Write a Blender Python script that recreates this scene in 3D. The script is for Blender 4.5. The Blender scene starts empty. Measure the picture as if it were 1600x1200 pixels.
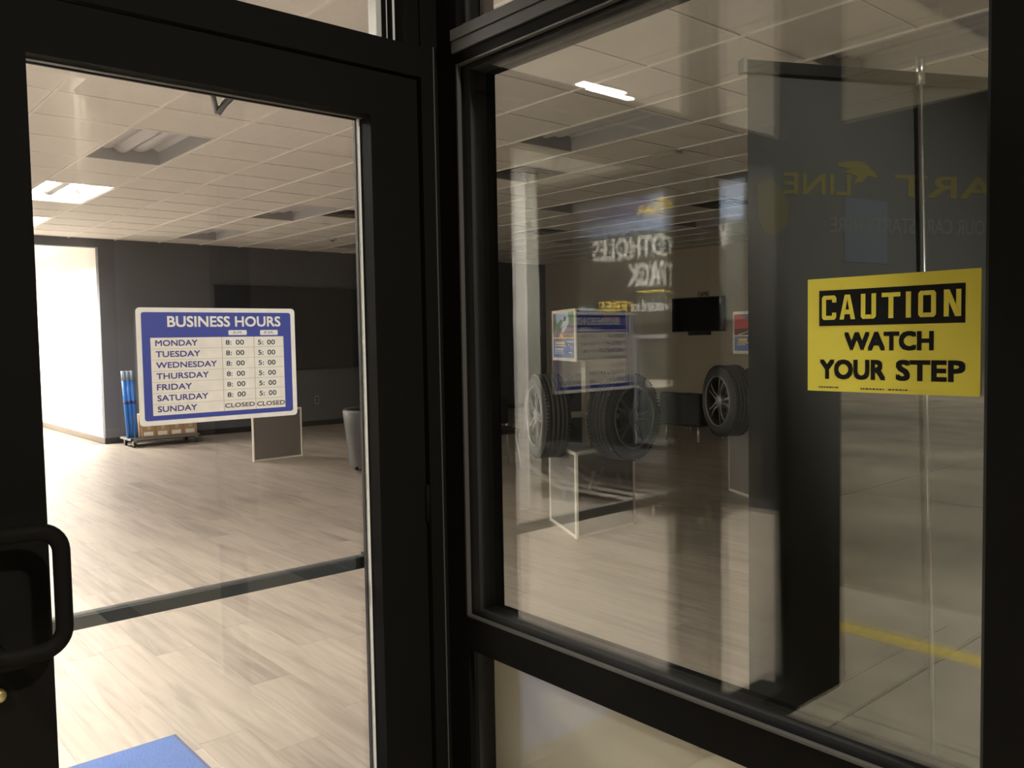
import bpy, bmesh, math, random
from mathutils import Vector, Matrix
random.seed(7)
sc = bpy.context.scene
col = sc.collection
PI = math.pi
R = math.radians

# ------------------------------------------------------------------ camera
HC = 1.406
cam_d = bpy.data.cameras.new('camera')
cam_d.sensor_fit = 'HORIZONTAL'; cam_d.sensor_width = 36.0
cam_d.lens = 36.0 * 1336.1 / 1600.0
cam_d.clip_start = 0.02; cam_d.clip_end = 200
cam = bpy.data.objects.new('camera', cam_d); col.objects.link(cam)
yaw, pitch, roll = R(40.78444), R(3.06916), R(1.01296)
f_ = Vector((math.sin(yaw)*math.cos(pitch), math.cos(yaw)*math.cos(pitch), -math.sin(pitch)))
r_ = Vector((math.cos(yaw), -math.sin(yaw), 0)); d_ = f_.cross(r_)
r2 = math.cos(roll)*r_ + math.sin(roll)*d_
d2 = -math.sin(roll)*r_ + math.cos(roll)*d_
m = Matrix((r2, -d2, -f_)).transposed().to_4x4()
m.translation = Vector((0, 0, HC))
cam.matrix_world = m
sc.camera = cam

# ------------------------------------------------------------------ world, lights, exposure
w = bpy.data.worlds.new('night'); sc.world = w; w.use_nodes = True
bg = w.node_tree.nodes['Background']
bg.inputs[0].default_value = (0.5, 0.6, 1.0, 1); bg.inputs[1].default_value = 0.004
sc.view_settings.view_transform = 'Standard'
sc.view_settings.look = 'None'
sc.view_settings.gamma = 1.0
sc.view_settings.exposure = 0.0
sc.view_settings.use_curve_mapping = False
sc.cycles.use_denoising = True
sc.cycles.use_adaptive_sampling = False
sc.cycles.max_bounces = 10
sc.cycles.transparent_max_bounces = 24
sc.cycles.caustics_reflective = False
sc.cycles.caustics_refractive = False

L_ENTRY = 205.0      # lit lenses just inside the entrance
L_LENS = 40.0        # lit ceiling lenses of the sales room
L_HALL = 400.0        # lit ceiling lenses of the hallway

def area(name, loc, size, energy, color, target=None, shape='DISK'):
    l = bpy.data.lights.new(name, 'AREA'); l.shape = shape; l.size = size; l.energy = energy; l.color = color
    o = bpy.data.objects.new(name, l); col.objects.link(o); o.location = loc
    if target is not None:
        o.rotation_euler = (Vector(target)-Vector(loc)).to_track_quat('-Z', 'Y').to_euler()
    return o
# downlight in the entrance soffit and a pole light over the parking lot
area('entrance_downlight', (1.0, -0.95, 2.99), 0.18, 122, (1.0, 0.95, 0.86))
def spot(name, loc, half, energy, color, target, blend=.5, size=.1):
    l = bpy.data.lights.new(name, 'SPOT'); l.energy = energy; l.color = color; l.spot_size = 2*R(half); l.spot_blend = blend; l.shadow_soft_size = size
    o = bpy.data.objects.new(name, l); col.objects.link(o); o.location = loc
    o.rotation_euler = (Vector(target)-Vector(loc)).to_track_quat('-Z', 'Y').to_euler()
    return o
spot('added_walk_spot', (-1.05, 0.9, 2.99), 42, 440, (1.0, 0.92, 0.78), (-1.05, 0.9, 0), .6)  # added unseen lamp to brighten the walk, cone kept off the signs
spot('parking_lot_light', (-7.2, 1.5, 7.5), 40, 3900, (1.0, 0.90, 0.74), (-7.2, 2.2, 0), .35, .3)
spot('added_far_lot_spot', (-20.0, 7.0, 9.0), 50, 7000, (1.0, 0.86, 0.68), (-20.0, 7.0, 0), .4, .3)  # added unseen lamp to brighten the far lot slabs
# ------------------------------------------------------------------ materials
def mat(name, color, rough=0.5, metal=0.0, spec=0.5, emit=None, noise=None, bump=None):
    m = bpy.data.materials.new(name); m.use_nodes = True
    nt = m.node_tree; b = nt.nodes['Principled BSDF']
    b.inputs['Base Color'].default_value = (*color, 1)
    b.inputs['Roughness'].default_value = rough
    b.inputs['Metallic'].default_value = metal
    b.inputs['Specular IOR Level'].default_value = spec
    if emit:
        b.inputs['Emission Color'].default_value = (*emit[0], 1)
        b.inputs['Emission Strength'].default_value = emit[1]
    if noise or bump:
        tc = nt.nodes.new('ShaderNodeNewGeometry')
        n = nt.nodes.new('ShaderNodeTexNoise')
        n.inputs['Scale'].default_value = (noise or bump)[0]; n.inputs['Detail'].default_value = 5
        nt.links.new(tc.outputs['Position'], n.inputs['Vector'])
        if noise:
            mr = nt.nodes.new('ShaderNodeMapRange')
            mr.inputs[1].default_value = .3; mr.inputs[2].default_value = .7
            mr.inputs[3].default_value = 1-noise[1]; mr.inputs[4].default_value = 1+noise[1]
            nt.links.new(n.outputs['Fac'], mr.inputs[0])
            mx = nt.nodes.new('ShaderNodeVectorMath'); mx.operation = 'SCALE'
            mx.inputs[0].default_value = color
            nt.links.new(mr.outputs[0], mx.inputs['Scale'])
            nt.links.new(mx.outputs[0], b.inputs['Base Color'])
        if bump:
            bp = nt.nodes.new('ShaderNodeBump'); bp.inputs['Strength'].default_value = bump[1]
            bp.inputs['Distance'].default_value = .01
            nt.links.new(n.outputs['Fac'], bp.inputs['Height'])
            nt.links.new(bp.outputs[0], b.inputs['Normal'])
    return m

def glass_mat(name, tint=(.97, .975, .965), f0=.045):
    m = bpy.data.materials.new(name); m.use_nodes = True
    nt = m.node_tree; nt.nodes.clear()
    out = nt.nodes.new('ShaderNodeOutputMaterial')
    lw = nt.nodes.new('ShaderNodeLayerWeight'); lw.inputs['Blend'].default_value = .5
    pw = nt.nodes.new('ShaderNodeMath'); pw.operation = 'POWER'; pw.inputs[1].default_value = 5
    ma = nt.nodes.new('ShaderNodeMath'); ma.operation = 'MULTIPLY_ADD'; ma.inputs[1].default_value = 1-f0; ma.inputs[2].default_value = f0
    tr = nt.nodes.new('ShaderNodeBsdfTransparent'); tr.inputs[0].default_value = (*tint, 1)
    gl = nt.nodes.new('ShaderNodeBsdfGlossy'); gl.inputs['Roughness'].default_value = 0.0; gl.inputs['Color'].default_value = (1, 1, 1, 1)
    mx = nt.nodes.new('ShaderNodeMixShader')
    nt.links.new(lw.outputs['Facing'], pw.inputs[0]); nt.links.new(pw.outputs[0], ma.inputs[0])
    nt.links.new(ma.outputs[0], mx.inputs[0]); nt.links.new(tr.outputs[0], mx.inputs[1]); nt.links.new(gl.outputs[0], mx.inputs[2])
    nt.links.new(mx.outputs[0], out.inputs[0])
    return m

def floor_mat():
    m = bpy.data.materials.new('vinyl_plank'); m.use_nodes = True
    nt = m.node_tree; b = nt.nodes['Principled BSDF']; N = nt.nodes.new; Lk = nt.links.new
    g = N('ShaderNodeNewGeometry'); oi = N('ShaderNodeObjectInfo')
    add = N('ShaderNodeMath'); add.operation = 'ADD'; Lk(oi.outputs['Random'], add.inputs[0]); Lk(g.outputs['Random Per Island'], add.inputs[1])
    fr = N('ShaderNodeMath'); fr.operation = 'FRACT'; Lk(add.outputs[0], fr.inputs[0])
    cmb = N('ShaderNodeCombineXYZ')
    k = N('ShaderNodeMath'); k.operation = 'MULTIPLY'; k.inputs[1].default_value = 40; Lk(fr.outputs[0], k.inputs[0])
    Lk(k.outputs[0], cmb.inputs[0]); Lk(k.outputs[0], cmb.inputs[1])
    off = N('ShaderNodeVectorMath'); off.operation = 'ADD'; Lk(g.outputs['Position'], off.inputs[0]); Lk(cmb.outputs[0], off.inputs[1])
    sc1 = N('ShaderNodeVectorMath'); sc1.operation = 'MULTIPLY'; sc1.inputs[1].default_value = (22, 1.6, 1); Lk(off.outputs[0], sc1.inputs[0])
    n1 = N('ShaderNodeTexNoise'); n1.inputs['Scale'].default_value = 1; n1.inputs['Detail'].default_value = 6; n1.inputs['Distortion'].default_value = 1.2
    Lk(sc1.outputs[0], n1.inputs['Vector'])
    sc2 = N('ShaderNodeVectorMath'); sc2.operation = 'MULTIPLY'; sc2.inputs[1].default_value = (6, .8, 1); Lk(off.outputs[0], sc2.inputs[0])
    n2 = N('ShaderNodeTexNoise'); n2.inputs['Scale'].default_value = 1; n2.inputs['Detail'].default_value = 3; Lk(sc2.outputs[0], n2.inputs['Vector'])
    mxn = N('ShaderNodeMath'); mxn.operation = 'MULTIPLY_ADD'; mxn.inputs[1].default_value = .55; Lk(n1.outputs['Fac'], mxn.inputs[0])
    h2 = N('ShaderNodeMath'); h2.operation = 'MULTIPLY'; h2.inputs[1].default_value = .45; Lk(n2.outputs['Fac'], h2.inputs[0]); Lk(h2.outputs[0], mxn.inputs[2])
    tone = N('ShaderNodeMath'); tone.operation = 'MULTIPLY_ADD'; tone.inputs[1].default_value = .12; tone.inputs[2].default_value = -.06; Lk(fr.outputs[0], tone.inputs[0])
    s = N('ShaderNodeMath'); s.operation = 'ADD'; Lk(mxn.outputs[0], s.inputs[0]); Lk(tone.outputs[0], s.inputs[1])
    cr = N('ShaderNodeValToRGB'); Lk(s.outputs[0], cr.inputs[0])
    e = cr.color_ramp.elements; e[0].position = .30; e[0].color = (.20, .168, .145, 1); e[1].position = .70; e[1].color = (.39, .34, .288, 1)
    x = cr.color_ramp.elements.new(.48); x.color = (.305, .262, .225, 1)
    Lk(cr.outputs[0], b.inputs['Base Color'])
    b.inputs['Roughness'].default_value = .42; b.inputs['Specular IOR Level'].default_value = .4
    return m

M = {}
M['frame'] = mat('dark_bronze_aluminium', (.0058, .0052, .0044), .65, spec=.05)
M['frame_seam'] = mat('gasket_black', (.01, .01, .01), .6)
M['bead_lit_edge'] = mat('grey_bead_and_lit_edge', (.06, .057, .05), .5)
M['edge_glint'] = mat('painted_edge_glint', (.75, .75, .70), .4)  # pale colour stands in for light caught along the glass edges
M['silver'] = mat('lighter_grey_metal', (.075, .073, .070), .5, spec=.2)  # header cover is coloured lighter grey than the other frame parts
M['glass'] = glass_mat('window_glass')
M['coated_glass'] = glass_mat('coated_window_glass', (.965, .975, .96), .050)
M['outer_glass'] = glass_mat('outer_window_glass', (.965, .975, .96), .068)
M['ceil_tile'] = mat('ceiling_tile', (.92, .895, .85), .9, noise=(60, .03))
M['grid'] = mat('ceiling_grid', (.97, .95, .91), .5)
M['plenum'] = mat('plenum_dark', (.05, .05, .05), .9)
M['plank'] = floor_mat()
M['floor_base'] = mat('floor_substrate', (.17, .145, .12), .9)
M['wall_dark'] = mat('charcoal_wall_paint', (.14, .147, .168), .8, noise=(1.5, .05))
M['wall_black'] = mat('dark_feature_paint', (.022, .021, .020), .9, spec=.05)
M['wall_beige'] = mat('beige_wall_paint', (.82, .75, .62), .8, noise=(1.5, .03))
M['wall_white'] = mat('white_wall_paint', (.90, .88, .84), .8, noise=(1.5, .02))
M['base_dark'] = mat('dark_vinyl_base', (.03, .03, .032), .5)
M['base_tan'] = mat('tan_vinyl_base', (.16, .13, .10), .5)
M['concrete'] = mat('concrete_walk', (.50, .455, .375), .85, noise=(5, .14), bump=(90, .25))
M['lot'] = mat('worn_lot_concrete', (.31, .275, .22), .85, noise=(1.1, .38), bump=(60, .3))
M['ground'] = mat('ground_bed', (.10, .09, .08), .9)
M['yellow_paint'] = mat('yellow_road_paint', (.82, .66, .16), .7, noise=(45, .3))
M['stucco'] = mat('outside_wall', (.16, .145, .12), .9)
M['soffit'] = mat('soffit_panel', (.05, .046, .04), .8)
M['spandrel'] = mat('beige_backing_board', (.60, .55, .46), .6)
M['lens_on'] = mat('lit_lens', (.9, .9, .85), .5, emit=((1.0, .94, .86), L_LENS))
M['lens_entry'] = mat('lit_entry_lens', (.9, .9, .85), .5, emit=((1.0, .94, .86), L_ENTRY))
M['lens_hall'] = mat('lit_hall_lens', (.9, .9, .85), .5, emit=((1.0, .95, .88), L_HALL))
M['lens_off'] = mat('unlit_lens', (.62, .62, .64), .5)
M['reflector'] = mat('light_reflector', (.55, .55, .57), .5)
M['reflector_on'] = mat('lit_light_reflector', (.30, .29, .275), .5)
M['diffuser'] = mat('air_diffuser_metal', (.20, .19, .18), .5)
M['sign_yellow'] = mat('caution_yellow', (.62, .54, .05), .45)
M['sign_black'] = mat('print_black', (.008, .0075, .007), .7, spec=.1)
M['sign_white'] = mat('sign_white', (.88, .85, .79), .5, noise=(60, .04))
M['sign_cell'] = mat('sign_cream', (.88, .82, .74), .5, noise=(40, .05))
M['sign_blue'] = mat('sign_blue', (.055, .075, .36), .45)
M['ink_blue'] = mat('ink_blue', (.07, .07, .27), .5)
M['ink_dark'] = mat('ink_dark', (.035, .032, .045), .5)
M['ink_grey'] = mat('ink_grey', (.42, .39, .35), .5)
M['rubber'] = mat('tyre_rubber', (.013, .013, .014), .62)
M['rim'] = mat('alloy_rim', (.22, .22, .235), .32, .85)
M['rim_dark'] = mat('dark_rim_barrel', (.04, .04, .042), .4, .5)
M['chrome'] = mat('chrome', (.85, .85, .87), .28, 1.0)
M['white_post'] = mat('white_painted_steel', (.86, .82, .73), .4)
M['panel_grey'] = mat('grey_plinth_panel', (.205, .19, .18), .5)
M['black_leather'] = mat('black_upholstery', (.010, .010, .011), .6)
M['grey_leather'] = mat('grey_upholstery', (.065, .064, .066), .5)
M['black_plastic'] = mat('black_plastic', (.012, .012, .013), .3)
M['screen'] = mat('dark_screen', (.006, .006, .008), .15)
M['board_navy'] = mat('navy_board', (.035, .040, .055), .6)
M['bar_grey'] = mat('grey_push_bar', (.05, .055, .06), .4)
M['banner_back'] = mat('banner_back_cloth', (.062, .062, .060), .75)
M['print_yellow'] = mat('faint_yellow_print', (.115, .095, .03), .75)
M['patch_yellow'] = mat('faint_yellow_patch', (.085, .077, .042), .75)
M['print_grey'] = mat('faint_grey_print', (.088, .088, .088), .75)
M['print_blue'] = mat('faint_blue_patch', (.068, .078, .096), .75)
M['mat_blue'] = mat('blue_mat', (.062, .125, .33), .9, noise=(200, .2), bump=(400, .5))
M['mat_edge'] = mat('mat_edge', (.06, .08, .16), .8)
M['cardboard'] = mat('cardboard', (.42, .27, .15), .85, noise=(20, .06))
M['paper'] = mat('paper_white', (.80, .78, .72), .7)
M['blue_plastic'] = mat('blue_plastic', (.03, .20, .70), .35)
M['blue_pale'] = mat('pale_blue_plastic', (.35, .45, .60), .35)
M['steel'] = mat('grey_steel', (.25, .25, .25), .4, .6)
M['brass'] = mat('brass_lock', (.45, .36, .16), .35, .8)
M['outlet'] = mat('grey_cover_plate', (.30, .30, .31), .5)
M['p_sky'] = mat('print_sky', (.45, .60, .78), .6)
M['p_green'] = mat('print_green', (.10, .24, .05), .6)
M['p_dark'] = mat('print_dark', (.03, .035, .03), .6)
M['p_road'] = mat('print_road', (.22, .17, .17), .6)
M['p_bike'] = mat('print_pale', (.62, .68, .74), .6)
M['p_orange'] = mat('print_orange', (.85, .48, .10), .6)
M['p_blue'] = mat('print_blue', (.09, .16, .44), .6)
M['p_navy'] = mat('print_navy', (.025, .03, .075), .6)
M['p_yellow'] = mat('print_yellow', (.80, .58, .08), .6)
M['p_red'] = mat('print_red', (.52, .035, .05), .6)
M['p_maroon'] = mat('print_maroon', (.20, .03, .03), .6)
M['p_white'] = mat('print_white', (.82, .82, .80), .6)
M['p_tan'] = mat('print_tan', (.50, .42, .28), .6)
M['p_sky2'] = mat('poster_blue', (.10, .13, .20), .6)

# ------------------------------------------------------------------ helpers
class MB:
    """collects geometry for one mesh"""
    def __init__(s): s.v = []; s.f = []; s.smooth = []
    def quad(s, *p, smooth=False):
        i = len(s.v); s.v += [tuple(q) for q in p]; s.f.append(tuple(range(i, i+len(p)))); s.smooth.append(smooth); return s
    def box(s, x0, x1, y0, y1, z0, z1, T=None):
        P = [(x, y, z) for z in (z0, z1) for y in (y0, y1) for x in (x0, x1)]
        if T is not None: P = [tuple(T @ Vector(p)) for p in P]
        i = len(s.v); s.v += P
        for q in ((0, 2, 3, 1), (4, 5, 7, 6), (0, 1, 5, 4), (2, 6, 7, 3), (0, 4, 6, 2), (1, 3, 7, 5)):
            s.f.append(tuple(i+k for k in q)); s.smooth.append(False)
        return s
    def prism(s, pts, z0, z1):
        n = len(pts); i = len(s.v)
        s.v += [(x, y, z0) for x, y in pts] + [(x, y, z1) for x, y in pts]
        s.f.append(tuple(i+k for k in reversed(range(n)))); s.smooth.append(False)
        s.f.append(tuple(i+n+k for k in range(n))); s.smooth.append(False)
        for k in range(n):
            s.f.append((i+k, i+(k+1) % n, i+n+(k+1) % n, i+n+k)); s.smooth.append(False)
        return s
    def tube(s, path, r, seg=10, caps=True, taper=None):
        path = [Vector(p) for p in path]; n = len(path); i = len(s.v); up = None
        for k, p in enumerate(path):
            t = (path[min(k+1, n-1)] - path[max(k-1, 0)]).normalized()
            if up is None:
                a = Vector((0, 0, 1)) if abs(t.z) < .9 else Vector((1, 0, 0))
                up = (a - t*a.dot(t)).normalized()
            else:
                up = (up - t*up.dot(t)).normalized()
            b = t.cross(up); rr = r if taper is None else r*(1+(taper-1)*k/(n-1))
            for j in range(seg):
                an = 2*PI*j/seg; s.v.append(tuple(p + up*math.cos(an)*rr + b*math.sin(an)*rr))
        for k in range(n-1):
            for j in range(seg):
                a0 = i+k*seg+j; a1 = i+k*seg+(j+1) % seg
                s.f.append((a0, a1, a1+seg, a0+seg)); s.smooth.append(True)
        if caps:
            s.f.append(tuple(i+j for j in reversed(range(seg)))); s.smooth.append(False)
            s.f.append(tuple(i+(n-1)*seg+j for j in range(seg))); s.smooth.append(False)
        return s
    def lathe(s, prof, seg=40, axis='Y', c=(0, 0, 0), closed=False):
        n = len(prof); i = len(s.v)
        for r, h in prof:
            for j in range(seg):
                a = 2*PI*j/seg
                if axis == 'Y': p = (c[0]+r*math.cos(a), c[1]+h, c[2]+r*math.sin(a))
                else: p = (c[0]+r*math.cos(a), c[1]+r*math.sin(a), c[2]+h)
                s.v.append(p)
        for k in range(n if closed else n-1):
            for j in range(seg):
                a0 = i+k*seg+j; a1 = i+k*seg+(j+1) % seg
                k2 = (k+1) % n
                b0 = i+k2*seg+j; b1 = i+k2*seg+(j+1) % seg
                s.f.append((a0, b0, b1, a1) if axis == 'Y' else (a0, a1, b1, b0)); s.smooth.append(True)
        return s
    def mesh(s, name, m, origin=(0, 0, 0)):
        me = bpy.data.meshes.new(name)
        o = Vector(origin)
        me.from_pydata([tuple(Vector(v)-o) for v in s.v], [], s.f)
        me.polygons.foreach_set('use_smooth', s.smooth)
        me.materials.append(m); me.update()
        return me

def root_origin(p):
    while p.parent: p = p.parent
    return p.location
def obj(name, mb, m, parent=None, kind=None, local=False, bevel=0, label=None, origin=None):
    if parent is not None: o0 = Vector((0, 0, 0)) if local else Vector(root_origin(parent))
    elif origin is not None: o0 = Vector(origin)
    else:
        xs = [v[0] for v in mb.v]; ys = [v[1] for v in mb.v]; zs = [v[2] for v in mb.v]
        o0 = Vector(((min(xs)+max(xs))/2, (min(ys)+max(ys))/2, min(zs)))
    me = mb.mesh(name, m, o0)
    ob = bpy.data.objects.new(name, me); col.objects.link(ob)
    if parent is not None: ob.parent = parent
    else: ob.location = o0
    if kind: ob['kind'] = kind
    if label: ob['label'] = label
    if bevel:
        md = ob.modifiers.new('bevel', 'BEVEL'); md.width = bevel; md.segments = 2; md.limit_method = 'ANGLE'
    return ob
def tag(o, label, cat, group=None):
    o['label'] = label; o['category'] = cat
    if group: o['group'] = group
    return o
def thing(name, loc, label, cat, group=None, rotz=0):
    o = bpy.data.objects.new(name, None); col.objects.link(o); o.location = loc; o.rotation_euler = (0, 0, rotz)
    o.empty_display_size = .1
    return tag(o, label, cat, group)
def setting(name, loc=(0, 0, 0)):
    o = bpy.data.objects.new(name, None); col.objects.link(o); o.location = loc; o['kind'] = 'structure'; o.empty_display_size = .1
    return o
def B(*a): return MB().box(*a)
def copy_tree(o, parent=None):
    c = o.copy(); col.objects.link(c)
    if parent is not None: c.parent = parent
    for ch in list(o.children): copy_tree(ch, c)
    return c

class Face:
    """a flat local frame: origin, u (right), v (up); w is height off the face"""
    def __init__(s, o, u, v=(0, 0, 1), w=1.0, h=1.0, flip=False):
        s.o = Vector(o); s.u = Vector(u).normalized(); s.v = Vector(v).normalized(); s.n = s.u.cross(s.v); s.w = w; s.h = h; s.flip = flip
    def p(s, a, b, c=0.0):
        if s.flip: a = 1-a
        return tuple(s.o + s.u*(a*s.w) + s.v*(b*s.h) + s.n*c)
    def poly(s, pts, c0, c1, mb=None):
        """slab with the outline pts (fractions) between heights c0 and c1"""
        mb = mb or MB(); n = len(pts); i = len(mb.v)
        mb.v += [s.p(a, b, c0) for a, b in pts] + [s.p(a, b, c1) for a, b in pts]
        top = tuple(i+n+k for k in range(n))
        ar = sum(pts[k][0]*pts[(k+1) % n][1]-pts[(k+1) % n][0]*pts[k][1] for k in range(n))
        if (ar < 0) != s.flip: top = top[::-1]
        mb.f.append(top); mb.smooth.append(False)
        for k in range(n):
            q = (i+k, i+(k+1) % n, i+n+(k+1) % n, i+n+k)
            mb.f.append(q); mb.smooth.append(False)
        mb.f.append(tuple(x-n for x in reversed(top))); mb.smooth.append(False)
        return mb
    def rect(s, a0, a1, b0, b1, c0=0.0, c1=.0004, mb=None):
        return s.poly([(a0, b0), (a1, b0), (a1, b1), (a0, b1)], c0, c1, mb)
    def rrect(s, a0, a1, b0, b1, r, c0=0.0, c1=.0004):
        """rounded rectangle, r in metres"""
        ra = r/s.w; rb = r/s.h; pts = []
        for (ca, cb, st) in ((a1-ra, b0+rb, -90), (a1-ra, b1-rb, 0), (a0+ra, b1-rb, 90), (a0+ra, b0+rb, 180)):
            for k in range(5):
                an = R(st+k*22.5); pts.append((ca+ra*math.cos(an), cb+rb*math.sin(an)))
        return s.poly(pts, c0, c1)

_tc = {}
def glyphs(body, bold):
    key = (body, bold)
    if key not in _tc:
        cu = bpy.data.curves.new('t', 'FONT'); cu.body = body; cu.size = 1; cu.offset = bold; cu.resolution_u = 3
        o = bpy.data.objects.new('t', cu); col.objects.link(o)
        dg = bpy.context.evaluated_depsgraph_get(); me = bpy.data.meshes.new_from_object(o.evaluated_get(dg))
        vs = [(v.co.x, v.co.y) for v in me.vertices]; fs = [tuple(p.vertices) for p in me.polygons]
        bpy.data.objects.remove(o); bpy.data.curves.remove(cu); bpy.data.meshes.remove(me)
        _tc[key] = (vs, fs)
    return _tc[key]
def text(face, body, a0, a1, b0, b1, c, mb=None, bold=.02):
    """fit a word into the rectangle (fractions of the face); bold thickens the strokes"""
    mb = mb or MB(); vs, fs = glyphs(body, 0)
    x0 = min(v[0] for v in vs); x1 = max(v[0] for v in vs); y0 = min(v[1] for v in vs); y1 = max(v[1] for v in vs)
    e = bold*(b1-b0)*face.h; ea, eb = e/face.w, e/face.h
    offs = [(0, 0)] if bold == 0 else [(-1, -1), (1, -1), (-1, 1), (1, 1), (0, 0)]
    a0 += ea; a1 -= ea; b0 += eb; b1 -= eb
    for da, db in offs:
        i = len(mb.v); c += .00004
        for x, y in vs: mb.v.append(face.p(a0+(x-x0)/(x1-x0)*(a1-a0)+da*ea, b0+(y-y0)/(y1-y0)*(b1-b0)+db*eb, c))
        for q in fs:
            q = tuple(i+k for k in q)
            mb.f.append(q[::-1] if face.flip else q); mb.smooth.append(False)
    return mb

# ================================================================== SETTING: room shell
CZ = 2.906
XL, XR, YB, YF = -3.3, 12.15, 12.97, -3.0
HX0, HX1, HY1 = 1.5, 3.53, 17.2            # hallway
# ---- floor: slab with planks
floor = setting('floor')
obj('floor_slab', MB().box(1.30, XR, YF, YB, -.05, -.006).box(1.0, 1.30, 1.76, YB, -.05, -.006).prism([(XL, 3.22), (-.6, 1.77), (1.0, 1.77), (1.0, YB), (XL, YB)], -.05, -.006).box(HX0-2, HX1, YB, HY1, -.05, -.006), M['floor_base'], floor)
PW, PLN = .1778, 1.2192
def cam_xy(x, y, z):
    v = Vector((x, y, z-HC)); cz = v.dot(f_)
    if cz < .1: return None
    return 800+1336.1*v.dot(r2)/cz, 600+1336.1*v.dot(d2)/cz
cells = []
i0 = int(math.floor(XL/PW)); i1 = int(math.ceil(XR/PW))
for i in range(i0, i1):
    x = i*PW; off = random.random()*PLN
    j = 0; y = -3.0 - off
    while y < HY1:
        y0, y1 = y, y+PLN; y += PLN
        lo = 1.76 if x < 1.32 else YF
        hi = HY1 if (x > HX0-2 and x+PW < HX1) else YB
        a, b = max(y0, lo), min(y1, hi)
        xa, xb = max(x, XL), min(x+PW, XR)
        if b-a < .05 or xb-xa < .02: continue
        if x < -.6 and a < 1.75 + (-.6-x)*.54: 
            a = max(a, 1.75+(-.6-x)*.54)
            if b-a < .05: continue
        cells.append((xa, xb, a, b))
def plank_box(mb, c):
    g = .0005
    return mb.box(c[0]+g, c[1]-g, c[2]+g, c[3]-g, -.006, 0)
def vis(c):
    cx, cy = (c[0]+c[1])/2, (c[2]+c[3])/2
    p = cam_xy(cx, cy, 0)
    if p is None or not (-60 < p[0] < 1660) or p[1] > 1290: return None
    s = cx/max(cy, .01)
    if cy < .4: return None
    if not (.19 < s < .63 or .78 < s < 2.75): return None
    return cx*cx+cy*cy
vl = sorted([(vis(c), c) for c in cells if vis(c) is not None])
near = [c for _, c in vl[:298]]; ns = set(near)
full = {}
for c in near:
    key = (round(c[1]-c[0], 3), round(c[3]-c[2], 3))
    if key not in full:
        full[key] = plank_box(MB(), (0, key[0], 0, key[1])).mesh('plank', M['plank'])
    o = bpy.data.objects.new('plank', full[key]); col.objects.link(o); o.parent = floor; o.location = (c[0], c[2], 0)
rest = MB()
for c in cells:
    if c not in ns: plank_box(rest, c)
obj('plank_field', rest, M['plank'], floor, kind='stuff')

# ---- ceiling: grid bars and lay-in tiles
ceiling = setting('ceiling', (0, 0, CZ))
obj('plenum', MB().box(XL-.2, XR+.2, 1.72, YB+.2, CZ+.18, CZ+.24).box(1.24, XR+.2, YF-.2, 1.72, CZ+.18, CZ+.24), M['plenum'], ceiling)
GX0, GY0, G = 1.935, 1.335, .6096
xs = [GX0+k*G for k in range(-9, 18)]; ys = [GY0+k*G for k in range(-8, 20)]
def in_room(x, y): return XL < x < XR and YF < y < YB and (x > 1.30 or y > 1.78)
KEEP = {(0, 2), (0, 3), (0, 4), (1, 0), (1, 1), (1, 3), (1, 4), (2, 1), (2, 2), (2, 3), (2, 4), (3, 2), (3, 3), (3, 4), (-1, 1), (-1, 2), (-1, 3), (-2, 1), (-2, 2)}
TROFF = [(GX0+4*i*G, GY0+4*j*G) for i, j in KEEP] + [(GX0-6*G, GY0+4*G)]
TROFF = [t for t in TROFF if in_room(t[0]+.3, t[1]+.05) and t[0] > XL and t[1]+1.22 < YB+.1 and not (t[0] < 1.3 and t[1] < 1.76)]
DIFF = [(GX0+5*G, GY0+7*G), (GX0+10*G, GY0+7*G), (GX0+10*G, GY0+12*G), (GX0+5*G, GY0+12*G)]

def gaps(lo, hi, blocks):
    cur = lo
    for b0, b1 in sorted(blocks):
        if b0 > cur+.02: yield cur, min(b0, hi)
        cur = max(cur, b1)
    if hi > cur+.02: yield cur, hi
for x in xs:
    if not (XL < x < XR): continue
    obj('grid_bar', B(x-.0065, x+.0065, YF if x > 1.32 else 1.78, YB, CZ-.011, CZ+.03), M['grid'], ceiling)
for y in ys:
    if not (YF < y < YB): continue
    bl_ = [(tx+.0066, tx+G-.0066) for tx, ty in TROFF if ty+.1 < y < ty+2*G-.1]
    for xa, xb in gaps(1.32 if y < 1.78 else XL, XR, bl_):
        obj('grid_bar', B(xa, xb, y-.0065, y+.0065, CZ-.005, CZ+.03), M['grid'], ceiling)
hole = set()
for tx, ty in TROFF:
    hole.add((round(tx, 2), round(ty, 2))); hole.add((round(tx, 2), round(ty+G, 2)))
for dx, dy in DIFF: hole.add((round(dx, 2), round(dy, 2)))
tiles = []
for x in xs:
    for y in ys:
        xa, xb, ya, yb = max(x, XL), min(x+G, XR), max(y, YF), min(y+G, YB)
        if xb-xa < .03 or yb-ya < .03 or (round(x, 2), round(y, 2)) in hole: continue
        if xa < 1.3 and yb < 1.80: continue
        if xa < 1.3 and ya < 1.80: ya = 1.80
        tiles.append((xa, xb, ya, yb))
def tile_box(mb, c): return mb.box(c[0]+.004, c[1]-.004, c[2]+.004, c[3]-.004, 0, .014)
def tvis(c):
    cx, cy = (c[0]+c[1])/2, (c[2]+c[3])/2
    p = cam_xy(cx, cy, CZ)
    if p is None or not (-150 < p[0] < 1750) or p[1] < -150 or cy < .3: return None
    s = cx/cy
    if not (.15 < s < .66 or .74 < s < 2.9): return None
    return cx*cx+cy*cy
tv = sorted([(tvis(c), c) for c in tiles if tvis(c) is not None])
tn = [c for _, c in tv[:298]]; tns = set(tn); tm = {}
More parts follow.
